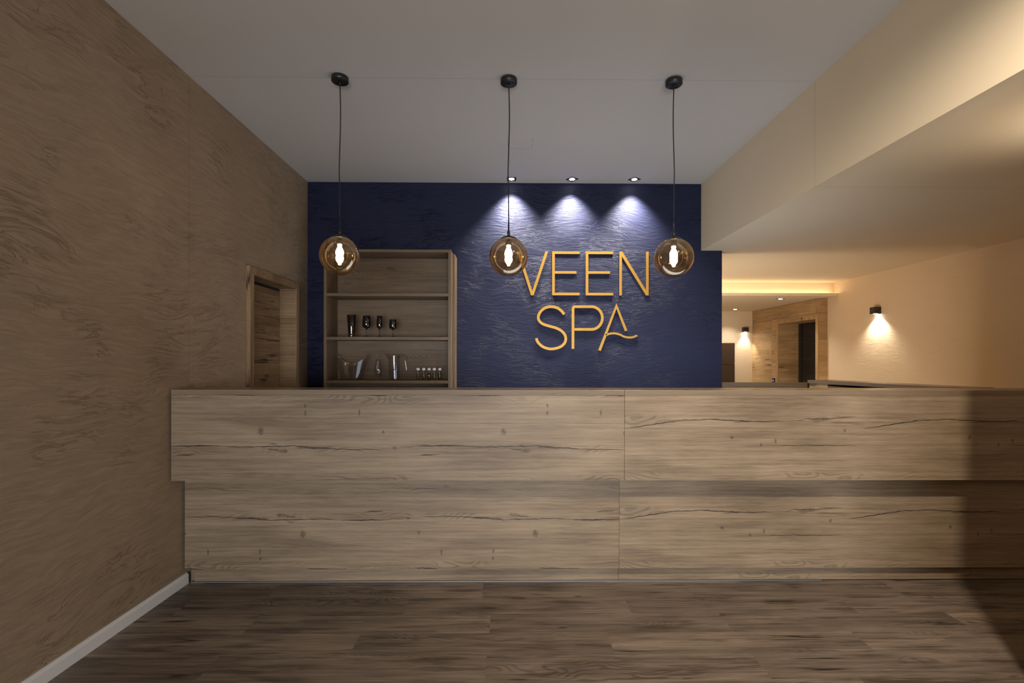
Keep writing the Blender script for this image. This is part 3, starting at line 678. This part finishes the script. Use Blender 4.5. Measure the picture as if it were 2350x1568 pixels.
# ------------------------------------------------------------------ pendant lamps
def pendant():
    t = thing('pendant_lamp', '', 'lamp', (0, 3.0, ZC), 'smoked globe pendants over the counter')
    m = MB(); m.lathe([(0, -.0005), (.0495, -.0005), (.0505, -.003), (.0505, -.027), (.0485, -.029), (.0, -.029)], seg=48); m.build('canopy', M_BLACK, t)
    m = MB(); m.lathe([(0, -.029), (.007, -.029), (.007, -.040), (.0045, -.044), (0, -.044)], seg=16); m.build('cord_grip', M_BLACK, t)
    zc = -1.088   # globe centre
    m = MB(); pts = [(.004 * math.sin(k * .55) * (1 if k < 9 else .4), 0, -.042 - k * (-zc - .042 - .235) / 12) for k in range(13)]
    pts[0] = (0, 0, -.042); pts[-1] = (0, 0, zc + .235); m.tube(smooth_pts3(pts), .0034, 8); m.build('cord', M_CORD, t)
    m = MB(); m.lathe([(0, .238), (.0028, .238), (.0045, .20), (.0055, .157), (.0085, .155), (.009, .125), (0, .125)], (0, 0, zc), 20); m.build('strain_relief', M_BLACK, t)
    m = MB(); Rg = .1185
    prof = [(.0, .1265), (.022, .1255), (.040, .118), (.053, .1085), (.0565, .1045), (.0555, .1035), (.04, .104), (0, .104)]
    m.lathe(prof, (0, 0, zc), 40); m.build('cap', M_BLACK, t)
    m = MB(); m.lathe([(.0535, Rg * math.cos(math.asin(.0535 / Rg)))] + [(Rg * math.sin(a), Rg * math.cos(a)) for a in [math.asin(.0535 / Rg) + (math.pi - math.asin(.0535 / Rg)) * i / 40 for i in range(1, 40)]] + [(0, -Rg)], (0, 0, zc), 64)
    m.build('globe_shade', M_GLOBE, t)
    m = MB(); m.lathe([(0, .1035), (.017, .1035), (.019, .098), (.019, .074), (.0145, .070), (0, .070)], (0, 0, zc), 24); m.build('socket', M_BLACK, t)
    m = MB(); m.lathe([(0, .070), (.0125, .070), (.0130, .060), (.010, .056), (.016, .045), (.0230, .028), (.0240, .014), (.0195, -.004), (.0125, -.014), (.0105, -.022), (.0105, -.044), (.005, -.052), (0, -.054)], (0, 0, zc), 28)
    m.build('bulb', M_BULB, t)
    return t
def smooth_pts3(pts, n=4):
    P_ = [Vector(p) for p in pts]; out = []
    for i in range(len(P_) - 1):
        p0 = P_[max(i - 1, 0)]; p1 = P_[i]; p2 = P_[i + 1]; p3 = P_[min(i + 2, len(P_) - 1)]
        for k in range(n):
            t_ = k / n
            out.append(.5 * ((2 * p1) + (-p0 + p2) * t_ + (2 * p0 - 5 * p1 + 4 * p2 - p3) * t_ ** 2 + (-p0 + 3 * p1 - 3 * p2 + p3) * t_ ** 3))
    out.append(P_[-1]); return out
pA = pendant(); pA.location = (-1.018, 2.995, ZC); pA['label'] = 'smoked glass globe pendant hanging in front of the bookcase'
pB = copy_tree(pA); pB.location = (.010, 3.0, ZC - .001); pB['label'] = 'smoked glass globe pendant hanging beside the letter V'
pC = copy_tree(pA); pC.location = (1.022, 2.995, ZC - .004); pC['label'] = 'smoked glass globe pendant hanging right of the letter N'
pC.rotation_euler.z = R(180)

# ------------------------------------------------------------------ recessed spots
def spot(loc, label, group, power, rz=0, size=94, tilt=None, color=(1.0, .95, .90)):
    t = thing('ceiling_spot', label, 'spotlight', loc, group); t.rotation_euler.z = rz
    m = MB(); h = .043
    for (a, b) in (((-h, -h, -.004), (h, -.034, 0)), ((-h, .034, -.004), (h, h, 0)), ((-h, -.034, -.004), (-.034, .034, 0)), ((.034, -.034, -.004), (h, .034, 0))): m.box(a, b)
    m.build('frame', M_BLACK, t)
    m = MB(); m.box((-.034, -.034, -.0018), (.034, .034, -.0002)); m.build('recess', M_BLACK, t)
    m = MB(); m.lathe([(0, -.0022), (.025, -.0022), (.025, -.0038), (.018, -.0052), (0, -.0058)], seg=28); m.build('lens', M_SPOTLENS, t)
    l = light('beam', 'SPOT', (0, 0, -.02), power, color, parent=t, spot_size=R(size), spot_blend=1.0, shadow_soft_size=.028)
    tl = 1.5 if size < 109 else 0
    l.rotation_euler = Vector((math.sin(R(tl)) * math.sin(rz), math.sin(R(tl)) * math.cos(rz), -math.cos(R(tl)))).to_track_quat('-Z', 'Y').to_euler()
    return t
SG = 'recessed spots above the gold letters'
spot((.043, 4.655, ZC - .0002), 'recessed ceiling spot nearest the middle pendant cord', SG, 270, 0)
spot((.618, 4.652, ZC - .0002), 'recessed ceiling spot between its two neighbours', SG, 270, R(38))
spot((1.210, 4.648, ZC - .0002), 'recessed ceiling spot nearest the right pendant cord', SG, 270, R(38))
SH = 'recessed spots in the hall ceiling'
spot((3.89, 6.93, 2.2248), 'recessed hall ceiling spot closer to the lit cove', SH, 45, R(25), 110)
spot((3.917, 8.37, 2.2248), 'recessed hall ceiling spot closer to the far wall', SH, 40, R(25), 110)

# ------------------------------------------------------------------ wall sconces
def sconce(loc, rz, label, power, cone):
    """back plate lies in the local plane y=0, the lamp sticks out towards -y"""
    t = thing('wall_sconce', label, 'lamp', loc, 'black box wall lights'); t.rotation_euler.z = rz
    m = MB(); h, d, z0 = .040, .080, .082
    m.box((-h, -d, .006), (h, 0, z0)); 
    for (a, b) in (((-h, -d, 0), (h, -d + .006, .006)), ((-h, -.006, 0), (h, 0, .006)), ((-h, -d, 0), (-h + .006, 0, .006)), ((h - .006, -d, 0), (h, 0, .006))): m.box(a, b)
    m.build('housing', M_DARKBOX, t, .001)
    m = MB(); m.lathe([(0, .0055), (.026, .0055), (.026, .002), (0, -.001)], (0, -.040, 0), 24); m.build('lens', M_SPOTLENS, t)
    light('beam', 'SPOT', (0, -.030, -.006), power, (1.0, .93, .82), parent=t, spot_size=R(cone), spot_blend=.75, shadow_soft_size=.014)
    return t
sconce((XR, 5.885, 1.913), R(-90), 'black cube wall light on the right hall wall', 62, 116)
sconce((4.235, YF, 1.851), 0, 'black cube wall light beside the oak hall cladding', 30, 76)

# LED strip of the cove
o = box('led_strip', (1.55, 6.628, 2.2575), (4.47, 6.638, 2.2655), M_LED); tag(o, 'warm light strip hidden behind the hall cove lip', 'light strip')

# cabinet at the far wall
cb = thing('wall_cabinet', 'dark bronze brown cabinet at the far hall wall behind the blue wall edge', 'cabinet', (3.60, 8.66, 0))
for z0, z1 in ((.04, 1.268), (1.274, 1.655)):
    box('cabinet_door', (-.44, -.012, z0), (.44, 0.006, z1), M_CAB, cb, bevel=.001)
box('cabinet_body', (-.44, .006, 0), (.44, .038, 1.655), M_CAB, cb)

# thermostat panel on the cladding
tp = thing('control_panel', 'small black control panel with blue display on the oak cladding', 'control panel', (4.38, 7.985, .965))
box('panel_housing', (-.014, -.030, 0), (-.001, .030, .092), M_BLACK, tp, bevel=.002)
box('display', (-.0155, -.016, .045), (-.014, .016, .060), M_SCREEN, tp)

# ceiling access hatch
hc = thing('ceiling_hatch', 'flush white square access hatch in the ceiling behind the middle pendant', 'hatch', (.103, 3.89, ZC))
m = MB(); m.box((-.0945, -.0945, -.0012), (.0945, .0945, -.0002)); m.build('hatch_panel', M_CEIL, hc)
m = MB()
for (a, b) in (((-.097, -.097), (-.0955, .06)), ((.0955, -.097), (.097, -.02)), ((.0955, .01), (.097, .09)), ((-.097, .0955), (.03, .097)), ((.05, .0955), (.097, .097))):
    m.box((a[0], a[1], -.0010), (b[0], b[1], -.0001))
m.build('gap', simple('hatch_gap', (.12, .11, .10), .9), hc)
